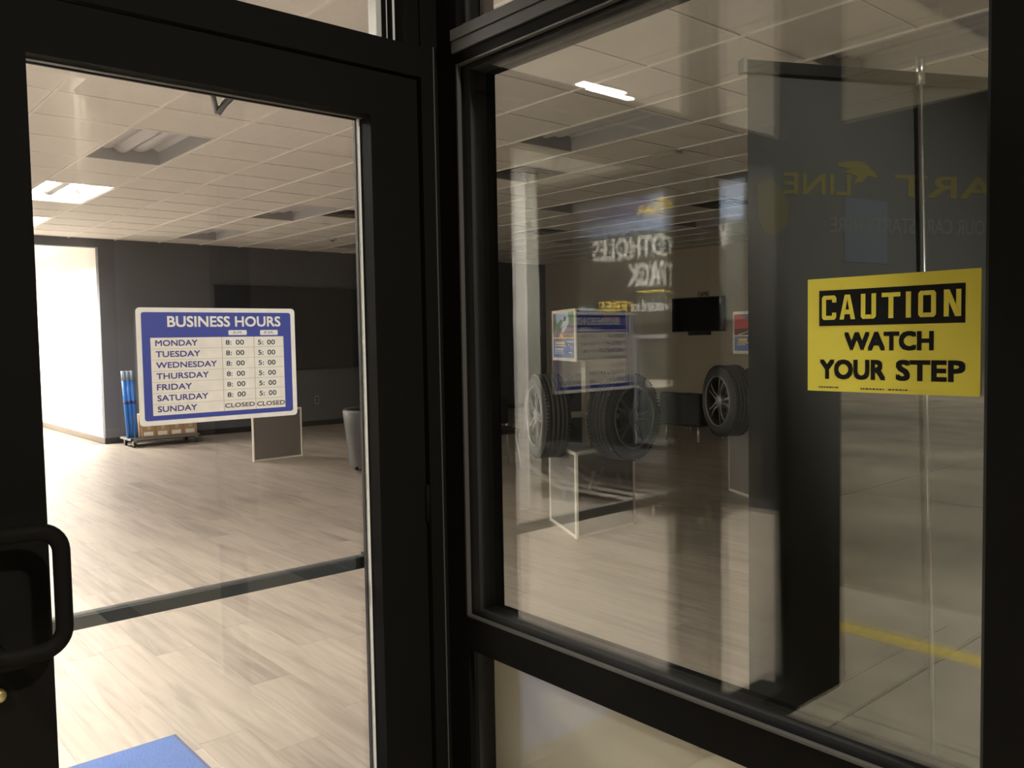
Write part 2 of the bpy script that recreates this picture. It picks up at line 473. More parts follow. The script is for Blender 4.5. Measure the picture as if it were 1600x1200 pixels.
for c in tn:
    key = (round(c[1]-c[0], 3), round(c[3]-c[2], 3))
    if key not in tm: tm[key] = tile_box(MB(), (0, key[0], 0, key[1])).mesh('tile', M['ceil_tile'])
    o = bpy.data.objects.new('tile', tm[key]); col.objects.link(o); o.parent = ceiling; o.location = (c[0], c[2], 0)
rest = MB()
for c in tiles:
    if c not in tns: rest.box(c[0]+.004, c[1]-.004, c[2]+.004, c[3]-.004, CZ, CZ+.014)
obj('tile_field', rest, M['ceil_tile'], ceiling, kind='stuff')

# ---- walls
HZ = 2.783
def S(name, mb, m): return obj(name, mb, m, kind='structure')
S('wall_back', MB().box(HX1, XR+.12, YB, YB+.12, 0, CZ+.2).box(XL-.12, HX0-2, YB, YB+.12, 0, CZ+.2).box(HX0-2, HX1, YB, YB+.12, HZ, CZ+.2), M['wall_dark'])
S('wall_right', B(XR, XR+.12, YF, YB, 0, CZ+.2), M['wall_beige'])
S('wall_left', B(XL-.12, XL, 3.2, YB, 0, CZ+.2), M['wall_black'])
S('wall_front', B(1.35, XR+.12, YF-.12, YF, 0, CZ+.2), M['wall_beige'])
S('wall_hall', MB().box(HX1, HX1+.12, YB+.12, HY1, 0, CZ+.2).box(HX0-2.12, HX0-2, YB+.12, HY1, 0, CZ+.2).box(HX0-2.12, HX1+.12, HY1, HY1+.12, 0, CZ+.2), M['wall_white'])
S('ceiling_hall', B(HX0-2, HX1, YB+.12, HY1, CZ-.05, CZ+.1), M['ceil_tile'])
S('baseboard_back', MB().box(HX1, 9.7, YB-.012, YB, 0, .085).box(10.75, XR, YB-.012, YB, 0, .085), M['base_dark'])
S('baseboard_right', B(XR-.012, XR, YF, YB, 0, .10), M['base_dark'])
S('baseboard_left', B(XL, XL+.012, 3.2, YB, 0, .10), M['base_dark'])
S('baseboard_hall', B(HX1-.012, HX1, YB, HY1, 0, .085), M['base_tan'])
# diagonal outside wall left of the entrance, and the wall beyond the window
dv = Vector((XL+.62, 3.2-1.75, 0)).normalized(); dn = Vector((-dv.y, dv.x, 0))
pA = Vector((-.62, 1.75, 0)); pB = Vector((XL, 3.2, 0))
q = [pA, pB, pB-dn*.0+Vector((0, .12, 0)), pA+Vector((0, .12, 0))]
S('wall_front_left', MB().prism([(p.x, p.y) for p in q][::-1], 0, 3.1), M['stucco'])
S('wall_side', B(1.235, 1.40, YF, -1.35, 0, 3.1), M['stucco'])
S('wall_header', MB().box(1.235, 1.37, -1.35, 1.75, 2.72, 3.1).box(-.62, 1.235, 1.685, 1.80, 2.72, 3.1), M['stucco'])
# white interior column near the door (seen mirrored in the window)
S('column', B(-2.135, -1.75, 5.2, 5.45, 0, CZ), M['wall_white'])
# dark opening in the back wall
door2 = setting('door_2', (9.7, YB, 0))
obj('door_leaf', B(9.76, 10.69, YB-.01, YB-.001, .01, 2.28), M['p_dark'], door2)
obj('door_frame', MB().box(9.7, 9.76, YB-.03, YB-.001, 0, 2.34).box(10.69, 10.75, YB-.03, YB-.001, 0, 2.34).box(9.76, 10.69, YB-.03, YB-.001, 2.28, 2.34), M['base_dark'], door2)

# ---- outside ground
pave = setting('pavement', (0, 0, -.02))
obj('ground_bed', MB().box(-60, -1.66, -25, 40, -.2, -.03).box(-1.66, 1.3, -25, 1.74, -.2, -.03), M['ground'], pave)
jx = [-1.66, -.42, .80, 1.235]; jy = [-6, -4.4, -2.9, -1.4, .08, 1.535, 1.70]
for a in range(3):
    for b in range(len(jy)-1):
        obj('paving_slab', B(jx[a]+.004, jx[a+1]-.004, jy[b]+.004, jy[b+1]-.004, -.06, -.004), M['concrete'], pave)
obj('gutter', B(-1.92, -1.665, -12, 12, -.06, -.012), M['concrete'], pave)
lx = [-1.925, -4.75, -7.8, -11, -14.2, -17.5, -21, -25, -30, -36, -44]; ly = [-8, -4.2, -.3, 3.75, 7.5, 11.2, 15, 20, 26]
for a in range(len(lx)-1):
    for b in range(len(ly)-1):
        obj('paving_slab', B(lx[a+1]+.008, lx[a]-.008, ly[b]+.008, ly[b+1]-.008, -.08, -.02), M['lot'], pave)
obj('yellow_line', B(-1.34, -1.215, -3, 2.6, -.004, -.001), M['yellow_paint'], pave)
obj('walk_edge', B(-1.66, -.66, 1.70, 12, -.06, -.004), M['concrete'], pave)
S('soffit', MB().box(-.7, 1.235, -1.6, 1.66, 3.02, 3.1), M['soffit'])

# ================================================================== STOREFRONT
FX = 1.235; GXO = 1.262                     # frame face and outer glass of the side window
FY = 1.666                                  # frame face of the entrance wall
def pane_x(x, y0, y1, z0, z1, t=.006): return B(x, x+t, y0, y1, z0, z1)
win1 = setting('window_1', (FX, 1.04, 0))
obj('corner_post', B(FX, 1.35, 1.608, 1.70, 0, 2.72), M['frame'], win1)
obj('mullion', B(FX, 1.35, .36, .452, 0, 2.72), M['frame'], win1)
obj('sill_rail', MB().box(FX, 1.35, .452, 1.608, .660, .742), M['frame'], win1)
obj('head_rail', MB().box(FX, 1.35, .452, 1.608, 2.040, 2.070), M['frame'], win1)
obj('head_cover', MB().box(FX-.006, 1.35, .452, 1.62, 2.070, 2.0945).box(FX-.009, 1.35, .452, 1.62, 2.0975, 2.122).box(FX, 1.35, .452, 1.608, 2.0945, 2.0975), M['silver'], win1)
obj('base_rail', B(FX, 1.35, .452, 1.608, 0, .09), M['frame'], win1)
obj('top_rail', B(FX, 1.35, .452, 1.608, 2.66, 2.72), M['frame'], win1)
for (y0, y1, z0, z1) in ((.452, .4620, .742, 2.04), (1.582, 1.608, .742, 2.04), (.462, 1.582, .742, .7575), (.462, 1.582, 2.030, 2.040)):
    obj('glazing_gasket', B(1.252, 1.30, y0, y1, z0, z1), M['frame_seam'], win1)
obj('gasket_lip', MB().box(FX-.0015, FX+.01, 1.6065, 1.6115, .742, 2.044).box(FX-.0015, FX+.01, .452, 1.608, .740, .7445).box(FX-.0015, FX+.01, .452, 1.608, 2.0395, 2.043), M['bead_lit_edge'], win1)
obj('outer_pane', pane_x(GXO, .455, 1.59, .748, 2.036), M['outer_glass'], win1)
# inner pane of the sealed unit, slightly bowed by pressure
def bowed(x0, y0, y1, z0, z1, A, ty, t=.005, n=20):
    mb = MB()
    for side in (0, 1):
        i = len(mb.v)
        for a in range(n+1):
            for b in range(n+1):
                u = -1+2*a/n; v = -1+2*b/n
                x = x0 - A*(1-u*u)*(1-v*v) + ty*u + side*t
                mb.v.append((x, y0+(y1-y0)*a/n, z0+(z1-z0)*b/n))
        for a in range(n):
            for b in range(n):
                p = i+a*(n+1)+b; q4 = (p, p+1, p+n+2, p+n+1)
                mb.f.append(q4 if side else q4[::-1]); mb.smooth.append(True)
    return mb
obj('inner_pane', bowed(1.280, .455, 1.59, .748, 2.036, .0024, .0012), M['coated_glass'], win1)
obj('lower_pane', pane_x(GXO, .455, 1.60, .085, .665), M['glass'], win1)
obj('lower_board', B(1.30, 1.315, .455, 1.60, .09, .66), M['spandrel'], win1)
obj('lower_bead', MB().box(1.250, 1.30, 1.592, 1.608, .09, .66), M['frame_seam'], win1)
win2 = setting('window_2', (FX, 1.04, 2.122))
obj('transom_pane', pane_x(GXO, .455, 1.60, 2.115, 2.67), M['glass'], win2)
obj('transom_gasket', MB().box(1.252, 1.29, 1.592, 1.608, 2.122, 2.66), M['frame_seam'], win2)

win5 = setting('window_5', (FX, -.5, 0))
obj('side_rail', MB().box(FX, 1.35, -1.35, .36, .66, .742).box(FX, 1.35, -1.35, .36, 2.040, 2.122), M['frame'], win5)
obj('base_rail', B(FX, 1.35, -1.35, .36, 0, .09), M['frame'], win5)
obj('side_pane', pane_x(GXO, -1.35, .36, .735, 2.045), M['glass'], win5)
obj('side_transom', pane_x(GXO, -1.35, .36, 2.115, 2.72), M['glass'], win5)
obj('lower_board', B(1.30, 1.315, -1.35, .36, .09, .66), M['spandrel'], win5)

# ---- entrance wall frame
FY = 1.685; YD = 1.80
trim = setting('trim_1', (.7, FY, 0))
obj('hinge_jamb', B(1.187, FX, FY, YD, 0, 2.72), M['frame'], trim)
obj('jamb_reveal', B(1.2215, 1.2245, FY-.002, FY+.01, 0, 2.1), M['bead_lit_edge'], trim)
obj('lock_jamb', B(.165, .2215, FY, YD, 0, 2.72), M['frame'], trim)
obj('door_header', B(.2215, 1.187, FY, YD, 2.024, 2.0945), M['frame'], trim)
obj('transom_head', B(-.25, 1.187, FY, YD, 2.66, 2.72), M['frame'], trim)
obj('side_rail', B(-.25, .165, FY, YD, 0, .10), M['frame'], trim)
obj('side_rail', B(-.25, .165, FY, YD, 2.024, 2.0945), M['frame'], trim)
obj('end_post', B(-.62, -.25, FY, 1.746, 0, 2.72), M['frame'], trim)
YG = 1.7435
win3 = setting('window_3', (.7, YG, 2.0945))
obj('transom_pane', B(.2215, 1.17, YG, YG+.006, 2.09, 2.67), M['glass'], win3)
obj('glazing_edge_glint', B(1.112, 1.126, 1.755, 1.79, 2.0945, 2.66), M['edge_glint'], win3, label='pale glazing strip painted for the light along the transom glass edge')
obj('glazing_edge_glint', B(1.130, 1.136, 1.745, 1.765, 2.0945, 2.66), M['edge_glint'], win3)
obj('glazing_edge_glint', B(1.143, 1.149, 1.733, 1.745, 2.0945, 2.66), M['edge_glint'], win3)
obj('transom_jamb', MB().box(1.126, 1.130, 1.74, 1.79, 2.0945, 2.66).box(1.136, 1.143, 1.733, 1.79, 2.0945, 2.66).box(1.149, 1.187, 1.69, 1.79, 2.0945, 2.66), M['frame'], win3)
win4 = setting('window_4', (-.04, YG, 0))
obj('sidelight_pane', B(-.255, .17, YG, YG+.006, .095, 2.03), M['glass'], win4)
obj('sidelight_transom', B(-.255, .17, YG, YG+.006, 2.09, 2.67), M['glass'], win4)

# ---- door leaf
door = setting('door_1', (.69, 1.70, 0))
D0, D1 = 1.696, 1.752
SL, SR, ZT = .358, 1.053, 1.919
obj('left_stile', B(.2245, SL, D0, D1, .008, 2.019), M['frame'], door)
obj('right_stile', B(SR, 1.182, D0, D1, .008, 2.019), M['frame'], door)
obj('top_rail', B(SL, SR, D0, D1, ZT, 2.019), M['frame'], door)
obj('bottom_rail', B(SL, SR, D0, D1, .008, .25), M['frame'], door)
obj('door_pane', B(SL-.008, SR+.008, YG, YG+.006, .24, ZT+.008), M['glass'], door)
obj('glazing_edge_glint', B(SR-.0050, SR-.0012, 1.7425, 1.762, .25, ZT), M['edge_glint'], door, label='pale glazing strip painted for the light along the door glass edge')
obj('glazing_gasket', MB().box(SR-.0085, SR-.0050, 1.752, 1.762, .25, ZT).box(SL, SL+.003, 1.7495, 1.756, .25, ZT).box(SL, SR, 1.7495, 1.756, ZT-.003, ZT), M['frame_seam'], door)
obj('rail_lit_edge', B(SL, SR, 1.726, 1.740, ZT-.0025, ZT), M['bead_lit_edge'], door)  # grey strip colours in the lit underside of the top rail
hp = []
hx = .3605; hy = 1.617
def arc(c, r, a0, a1, n=8): return [(c[0]+r*math.cos(R(a0+(a1-a0)*k/n)), hy, c[1]+r*math.sin(R(a0+(a1-a0)*k/n))) for k in range(n+1)]
hp = [(.262, D0, 1.092), (.262, 1.64, 1.092), (.265, 1.625, 1.092), (.28, hy, 1.092)] + arc((hx-.038, 1.054), .038, 90, 0) + arc((hx-.038, .922), .038, 0, -90) + [(.28, hy, .884), (.265, 1.625, .884), (.262, 1.64, .884), (.262, D0, .884)]
obj('pull_handle', MB().tube(hp, .0145, 14), M['frame'], door, label='dark tubular pull handle with rounded corners')
pb = obj('push_bar', MB().box(.34, 1.10, 1.802, 1.828, .851, .881), M['bar_grey'], door, bevel=.004, label='black push bar across the inside of the door')
obj('bar_bracket', MB().box(.30, .355, 1.752, 1.828, .85, .886), M['black_plastic'], pb)
obj('bar_bracket', MB().box(1.075, 1.14, 1.752, 1.828, .85, .886), M['black_plastic'], pb)
ca = obj('closer_arm', MB().tube([(.80, 1.755, 1.985), (.80, 1.79, 1.965), (.768, 1.83, 1.925), (.757, 1.842, 1.905)], .0075, 8).tube([(.757, 1.842, 1.905), (.742, 1.83, 1.945), (.70, 1.80, 1.985)], .006, 8), M['steel'], door, label='steel elbow of the door closer arm')
obj('closer_body', B(.42, .70, 1.752, 1.79, 1.935, 1.99), M['frame'], door, bevel=.004)
obj('hinge', MB().tube([(1.184, D0-.003, .965), (1.184, D0-.003, 1.055)], .006, 8), M['frame'], door)
obj('lock_cylinder', MB().lathe([(.0, -.009), (.011, -.009), (.0125, -.004), (.0125, 0)], 20, 'Y', (.2685, D0, .800)), M['brass'], door, label='small brass lock cylinder')

# ================================================================== SIGNS
def bh_sign():
    y = 1.7425
    W_, H_ = .3354, .2337
    root = thing('business_hours_sign', (.706, y, 1.245), 'white and blue business hours sign stuck on the door glass', 'sign')
    F = Face((.5379, y, 1.2452), (1, 0, 0), (0, 0, 1), W_, H_)
    obj('board', F.rrect(0, 1, 0, 1, .008, 0, .0006), M['sign_white'], root)
    obj('blue_field', F.rrect(.029, .970, .041, .961, .005, .0006, .0009), M['sign_blue'], root)
    obj('hours_panel', F.rect(.077, .916, .083, .744, .0009, .0012), M['sign_cell'], root)
    obj('title', text(F, 'BUSINESS HOURS', .178, .899, .834, .929, .0013, bold=.032), M['sign_white'], root, label='white title lettering BUSINESS HOURS')
    t1 = obj('tab', F.rrect(.55, .669, .760, .804, .002, .0009, .0012), M['sign_white'], root)
    obj('lettering', text(F, 'A.M.', .578, .640, .772, .793, .0013, bold=0), M['ink_blue'], t1)
    t2 = obj('tab', F.rrect(.758, .878, .757, .803, .002, .0009, .0012), M['sign_white'], root)
    obj('lettering', text(F, 'P.M.', .788, .850, .769, .791, .0013, bold=0), M['ink_blue'], t2)
    days = ['MONDAY', 'TUESDAY', 'WEDNESDAY', 'THURSDAY', 'FRIDAY', 'SATURDAY', 'SUNDAY']
    ends = [.355, .369, .470, .417, .311, .409, .338]
    step = (.672-.110)/6
    lines = MB()
    for k in range(1, 7):
        b = .744-(.744-.083)*k/7
        F.rect(.078, .916, b-.0012, b+.0012, .0012, .00125, lines)
    F.rect(.505, .508, .083, .744, .0012, .00125, lines); F.rect(.713, .716, .083, .744, .0012, .00125, lines)
    obj('ruled_line', lines, M['ink_grey'], root, kind='stuff')
    for k, d in enumerate(days):
        b = .672-step*k
        obj('day_name', text(F, d, .104, ends[k], b, b+.052, .0014, bold=.028), M['ink_blue'], root)
        if k < 6:
            obj('hour_strip', F.rrect(.522, .672, b-.018, b+.064, .001, .00125, .0014), M['sign_white'], root)
            obj('opening_hour', text(F, '8:', .530, .566, b+.001, b+.045, .0015, text(F, '00', .594, .648, b, b+.046, .0015, bold=.02), bold=.02), M['ink_dark'], root)
            obj('hour_strip', F.rrect(.728, .882, b-.018, b+.064, .001, .00125, .0014), M['sign_white'], root)
            obj('closing_hour', text(F, '5:', .740, .776, b-.002, b+.042, .0015, text(F, '00', .803, .856, b-.003, b+.043, .0015, bold=.02), bold=.02), M['ink_dark'], root)
        else:
            obj('opening_hour', text(F, 'CLOSED', .512, .706, b+.001, b+.040, .0015, bold=.02), M['ink_dark'], root)
            obj('closing_hour', text(F, 'CLOSED', .721, .913, b-.003, b+.038, .0015, bold=.02), M['ink_dark'], root)
    # clear backing sheet behind the board
    return root
bh_sign()

def caution_sign():
    x = 1.2608
    root = thing('caution_sign', (x, .60, 1.313), 'yellow and black caution sign on the window glass', 'sign')
    F = Face((x, .7305, 1.3135), (0, -1, 0), (0, 0, 1), .2605, .1775)
    obj('board', F.rect(0, 1, 0, 1, 0, .0012), M['sign_yellow'], root)
    obj('black_band', F.rect(.077, .921, .580, .893, .0012, .0015), M['sign_black'], root)
    b0, b1 = .633, .847; H = b1-b0; tw = .026; th = .036; c0, c1 = .0015, .0018
    hk = [0]
    def bl(pts, mb):
        hk[0] += 1; return F.poly(pts, c0, c1+.00003*hk[0], mb)
    def cham(a0, a1, b0_, b1_, ca, cb): return [(a0+ca, b0_), (a1-ca, b0_), (a1, b0_+cb), (a1, b1_-cb), (a1-ca, b1_), (a0+ca, b1_), (a0, b1_-cb), (a0, b0_+cb)]
    let = MB(); ca, cb = .012, .02
    def ring_c(a0, a1, top=True, bottom=True, rightfull=True):
        mb = let
        bl([(a0, b0+cb), (a0+ca, b0), (a0+tw, b0), (a0+tw, b1), (a0+ca, b1), (a0, b1-cb)], mb)
        if rightfull: bl([(a1-tw, b0), (a1-ca, b0), (a1, b0+cb), (a1, b1-cb), (a1-ca, b1), (a1-tw, b1)], mb)
        if top: F.rect(a0+tw, a1-tw, b1-th, b1, c0, c1, mb)
        if bottom: F.rect(a0+tw, a1-tw, b0, b0+th, c0, c1, mb)
    # C
    a0, a1 = .095, .187
    ring_c(a0, a1, True, True, False)
    bl([(a1-tw, b1-.062), (a1, b1-.062), (a1, b1-cb), (a1-ca, b1), (a1-tw, b1)], let); bl([(a1-tw, b0), (a1-ca, b0), (a1, b0+cb), (a1, b0+.062), (a1-tw, b0+.062)], let)
    # A
    a0, a1 = .209, .305; mid = (a0+a1)/2
    bl([(a0, b0), (a0+tw, b0), (mid+.004, b1), (mid-.016, b1)], let); bl([(a1-tw, b0), (a1, b0), (mid+.016, b1), (mid-.004, b1)], let)
    bl([(a0+.02, b0+.045), (a1-.02, b0+.045), (a1-.026, b0+.085), (a0+.026, b0+.085)], let)
    # U
    a0, a1 = .341, .431
    bl([(a0, b0+cb), (a0+ca, b0), (a0+tw, b0), (a0+tw, b1), (a0, b1)], let); bl([(a1-tw, b0), (a1-ca, b0), (a1, b0+cb), (a1, b1), (a1-tw, b1)], let); F.rect(a0+tw, a1-tw, b0, b0+th, c0, c1, let)
    # T
    F.rect(.465, .572, b1-th, b1, c0, c1, let); F.rect(.5045, .5325, b0, b1-th, c0, c1, let)
    # I
    F.rect(.604, .632, b0, b1, c0, c1, let)
    # O
    ring_c(.673, .769)
    # N
    a0, a1 = .810, .900
    F.rect(a0, a0+tw, b0, b1, c0, c1, let); F.rect(a1-tw, a1, b0, b1, c0, c1, let)
    bl([(a1-tw-.004, b0), (a1, b0), (a0+tw+.004, b1), (a0, b1)], let)
    obj('caution_lettering', let, M['sign_yellow'], root, label='yellow block letters CAUTION')
    obj('message_lettering', text(F, 'YOUR', .079, .490, .108, .284, .0014, text(F, 'WATCH', .238, .758, .360, .522, .0014, bold=.055), bold=.05), M['sign_black'], root, label='bold black lettering WATCH YOUR STEP')
    obj('message_lettering', text(F, 'STEP', .548, .924, .108, .284, .0014, bold=.05), M['sign_black'], root)
    fp = MB(); random.seed(3)
    for a0, a1, b in ((.075, .20, .030), (.34, .485, .026), (.505, .615, .026)):
        a = a0
        while a < a1:
            l = random.uniform(.006, .02); F.rect(a, min(a+l, a1), b, b+.012, .0012, .0014, fp); a += l+.005
    obj('fine_print', fp, M['ink_dark'], root, kind='stuff')
    return root
caution_sign()

# ================================================================== CEILING FIXTURES
def troffer_parts(root, on, hall=False, entry=False):
    """2 x 4 ft recessed light, local coordinates, length along y"""
    Wd, Ln = .600, 1.208
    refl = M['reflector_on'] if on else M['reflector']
    obj('light_frame', MB().box(0, .014, 0, Ln, -.004, .012).box(Wd-.014, Wd, 0, Ln, -.004, .012).box(.014, Wd-.014, 0, .014, -.004, .012).box(.014, Wd-.014, Ln-.014, Ln, -.004, .012), M['grid'], root, local=True)
    pr = [(.014, .0), (.016, .105), (.05, .128), (.10, .135), (.16, .128), (.22, .105), (.27, .072), (.30, .062)]
    pr = pr + [(Wd-a, b) for a, b in pr[-2::-1]]
    mb = MB()
    for k in range(len(pr)-1):
        (a, b), (c, d) = pr[k], pr[k+1]
        mb.quad((a, .014, b), (c, .014, d), (c, Ln-.014, d), (a, Ln-.014, b), smooth=True)
        mb.quad((a, .014, b+.004), (a, Ln-.014, b+.004), (c, Ln-.014, d+.004), (c, .014, d+.004), smooth=True)
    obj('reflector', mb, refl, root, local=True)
    for y in (.014, Ln-.016):
        obj('end_plate', B(.014, Wd-.014, y, y+.002, 0, .14), refl, root, local=True)
    lens = M['lens_entry'] if entry else M['lens_hall'] if hall else (M['lens_on'] if on else M['lens_off'])
    for x0 in (.095, Wd-.245):
        lm = MB(); n = 6
        pts = [(x0+.15*k/n, (.108)-.022*math.sin(PI*k/n)) for k in range(n+1)]
        for k in range(n):
            (a, b), (c, d) = pts[k], pts[k+1]
            lm.quad((a, .03, b), (a, Ln-.03, b), (c, Ln-.03, d), (c, .03, d), smooth=True)
            lm.quad((a, .03, b+.003), (c, .03, d+.003), (c, Ln-.03, d+.003), (a, Ln-.03, b+.003), smooth=True)
        obj('lens', lm, lens, root, local=True)
ON = {(0, 3), (0, 4), (-1, 1), (-2, 1), (-1, 2), (-1, 3), (-2, 2)}
LBL = {(0, 2): 'unlit ceiling light nearest above the door glass', (0, 3): 'lit ceiling light in front of the bright hallway opening', (0, 4): 'lit ceiling light farthest back, beside the hallway header',
       (1, 0): 'unlit ceiling light above the black banner', (1, 1): 'unlit long ceiling light above the reflected white strip', (1, 3): 'unlit ceiling light above the business hours sign, nearer one',
       (1, 4): 'unlit ceiling light close to the charcoal back wall', (2, 2): 'unlit ceiling light above the wheel stand with motorcycle poster', (3, 2): 'unlit ceiling light above the wall television'}
LBL.update({(2, 1): 'unlit ceiling light above the left edge of the banner', (2, 3): 'unlit ceiling light beside the window corner post, high in the glass', (2, 4): 'unlit ceiling light by the right edge of the door glass',
            (3, 3): 'unlit ceiling light far back beside the reflected white strip', (3, 4): 'unlit ceiling light farthest back by the window corner post'})
tmpl = {}
def put_light(x, y, on, lab, entry=False):
    if (on, entry) not in tmpl:
        o = thing('ceiling_light', (x, y, CZ), lab, 'ceiling light', 'recessed ceiling lights')
        troffer_parts(o, on, False, entry); tmpl[(on, entry)] = o
    else:
        o = copy_tree(tmpl[(on, entry)]); o.location = (x, y, CZ); o['label'] = lab
for i, j in sorted(KEEP):
    put_light(GX0+4*i*G+.0048, GY0+4*j*G+.0056, (i, j) in ON, LBL.get((i, j), 'lit ceiling light hidden behind the left door stile'), (i, j) in ((-1, 1), (-2, 1)))
put_light(GX0-6*G+.0048, GY0+4*G+.0056, True, 'lit ceiling light hidden behind the left door stile', True)
for y in (13.5, 15.4):
    o = thing('hallway_light', (2.0, y, CZ-.162), 'lit hallway ceiling light, the one %s the showroom' % ('nearer' if y < 14 else 'farther from'), 'ceiling light', 'hallway lights')
    troffer_parts(o, True, True)
sl = thing('streak_strip', (-1.31, 3.58, CZ), 'short glowing strip added on the ceiling for the bright streak in the window', 'ceiling light')  # added glowing strip, stands in for a sliver of a lit troffer
obj('housing', B(-1.50, -1.12, 3.535, 3.625, CZ-.012, CZ-.0005), M['grid'], sl)
obj('lens', B(-1.49, -1.13, 3.545, 3.615, CZ-.020, CZ-.012), M['lens_on'], sl)
DL = ['square air diffuser in the ceiling beside the reflected white strip', 'square air diffuser in the ceiling above the television', 'far square air diffuser high before the beige wall', 'square air diffuser cut off by the right edge of the door glass']
df = None
for k, (x, y) in enumerate(DIFF):
    if df is None:
        df = thing('air_diffuser', (x+.0048, y+.0048, CZ), DL[k], 'air vent', 'ceiling air diffusers')
        obj('diffuser_backing', B(.0, .6, 0, .6, .020, .024), M['diffuser'], df, local=True)
        for s, z in ((0, 0), (.07, -.004), (.14, -.008), (.21, -.012)):
            mb = MB(); e = .035
            o_ = [(s, s), (.6-s, s), (.6-s, .6-s), (s, .6-s)]; i_ = [(s+e, s+e), (.6-s-e, s+e), (.6-s-e, .6-s-e), (s+e, .6-s-e)]
            for q in range(4):
                a, b = o_[q], o_[(q+1) % 4]; c, d = i_[(q+1) % 4], i_[q]
                mb.quad((*a, z), (*b, z), (*c, z+.02), (*d, z+.02)); mb.quad((*a, z+.003), (*d, z+.022), (*c, z+.022), (*b, z+.003))
            obj('louver', mb, M['diffuser'], df, local=True)
    else:
        o = copy_tree(df); o.location = (x+.0048, y+.0048, CZ); o['label'] = DL[k]
sd = thing('smoke_detector', (6.25, 11.2, CZ), 'small round detector on the ceiling near the charcoal back wall', 'detector')
obj('detector_base', MB().lathe([(0, -.004), (.07, -.004), (.072, -.015), (.06, -.03), (0, -.032)], 20, 'Z', (6.25, 11.2, CZ)), M['lens_off'], sd)
obj('detector_cap', MB().lathe([(0, -.032), (.03, -.033), (.03, -.042), (0, -.043)], 16, 'Z', (6.25, 11.2, CZ)), M['black_plastic'], sd)
cs = thing('ceiling_sensor', (5.60, 4.52, CZ), 'small chrome edged ceiling device above the banner edge', 'sensor')
obj('sensor_body', B(5.575, 5.66, 4.39, 4.65, CZ-.035, CZ-.0045), M['white_post'], cs, bevel=.004)
obj('sensor_rail', B(5.566, 5.575, 4.39, 4.65, CZ-.03, CZ-.008), M['chrome'], cs)

# ================================================================== WHEEL DISPLAYS
def wheel_parts(root):
    r = .294; hw = .10
    prof = [(.205, -hw+.012), (.222, -hw+.002), (.250, -hw-.004), (.272, -hw+.006), (.286, -hw+.022)]
    g = .0065
    ed = [-.078, -.048, -.040, -.014, -.006, .018, .026, .050, .058, .078]
    prof += [(r-.003, ed[0])]
    for k in range(0, 4):
        a, b = ed[1+2*k], ed[2+2*k]
        prof += [(r, a), (r-.008, a+.0012), (r-.008, b-.0012), (r, b)]
    prof += [(r-.003, ed[-1]), (.286, hw-.022), (.272, hw-.006), (.250, hw+.004), (.222, hw-.002), (.205, hw-.012)]
    obj('tyre', MB().lathe(prof, 64), M['rubber'], root, local=True)
    lug = MB()
    for k in range(72):
        an = 2*PI*k/72
        for sg in (-1, 1):
            T = Matrix.Rotation(an, 4, 'Y')
            y0, y1 = sorted((sg*.060, sg*.086))
            lug.box(-.0085, .0035, y0, y1, r-.006, r+.0025, T)
    obj('tread_block', lug, M['rubber'], root, local=True, kind='stuff')
    obj('rim_barrel', MB().lathe([(.214, -hw+.010), (.205, -hw+.004), (.198, -hw+.010), (.186, -hw+.03), (.176, -.01), (.180, hw-.02), (.205, hw-.008)], 48), M['rim_dark'], root, local=True)
    obj('rim_lip', MB().lathe([(.214, -hw+.008), (.211, -hw-.001), (.203, -hw-.001), (.199, -hw+.010)], 48), M['rim'], root, local=True)
    for k in range(5):
        for sg in (-1, 1):
            an = 2*PI*k/5+.3; T = Matrix.Rotation(an, 4, 'Y')
            mb = MB(); n = 4
            P = [(.04, .020), (.10, .016), (.15, .026), (.200, .040)]
            sp = []
            for q, (rr, off) in enumerate(P):
                w_ = .009-.0008*q; yy = -hw+.018-.006*math.sin(PI*q/3)+(.004 if q == 3 else 0)
                for dx, dy in ((-w_, 0), (w_, 0), (w_*.8, .022), (-w_*.8, .022)):
                    sp.append(tuple(T @ Vector((sg*off+dx, yy+dy, rr))))
            i = len(mb.v); mb.v += sp
            for q in range(n-1):
                for e in range(4):
                    a = i+q*4+e; b = i+q*4+(e+1) % 4
                    mb.f.append((a, b, b+4, a+4)); mb.smooth.append(False)
            obj('spoke', mb, M['rim'], root, local=True)
    obj('hub', MB().lathe([(0, -hw+.008), (.03, -hw+.009), (.052, -hw+.016), (.058, -hw+.035), (.058, .0), (0, 0)], 28), M['rim'], root, local=True)
    obj('mount_plate', MB().lathe([(0, hw-.03), (.176, hw-.03), (.176, hw-.02), (0, hw-.02)], 28), M['rim_dark'], root, local=True)
AZ = {'a': 297, 'b': 177, 'c': 57}
def nrm(az): return Vector((math.sin(R(az)), math.cos(R(az)), 0))
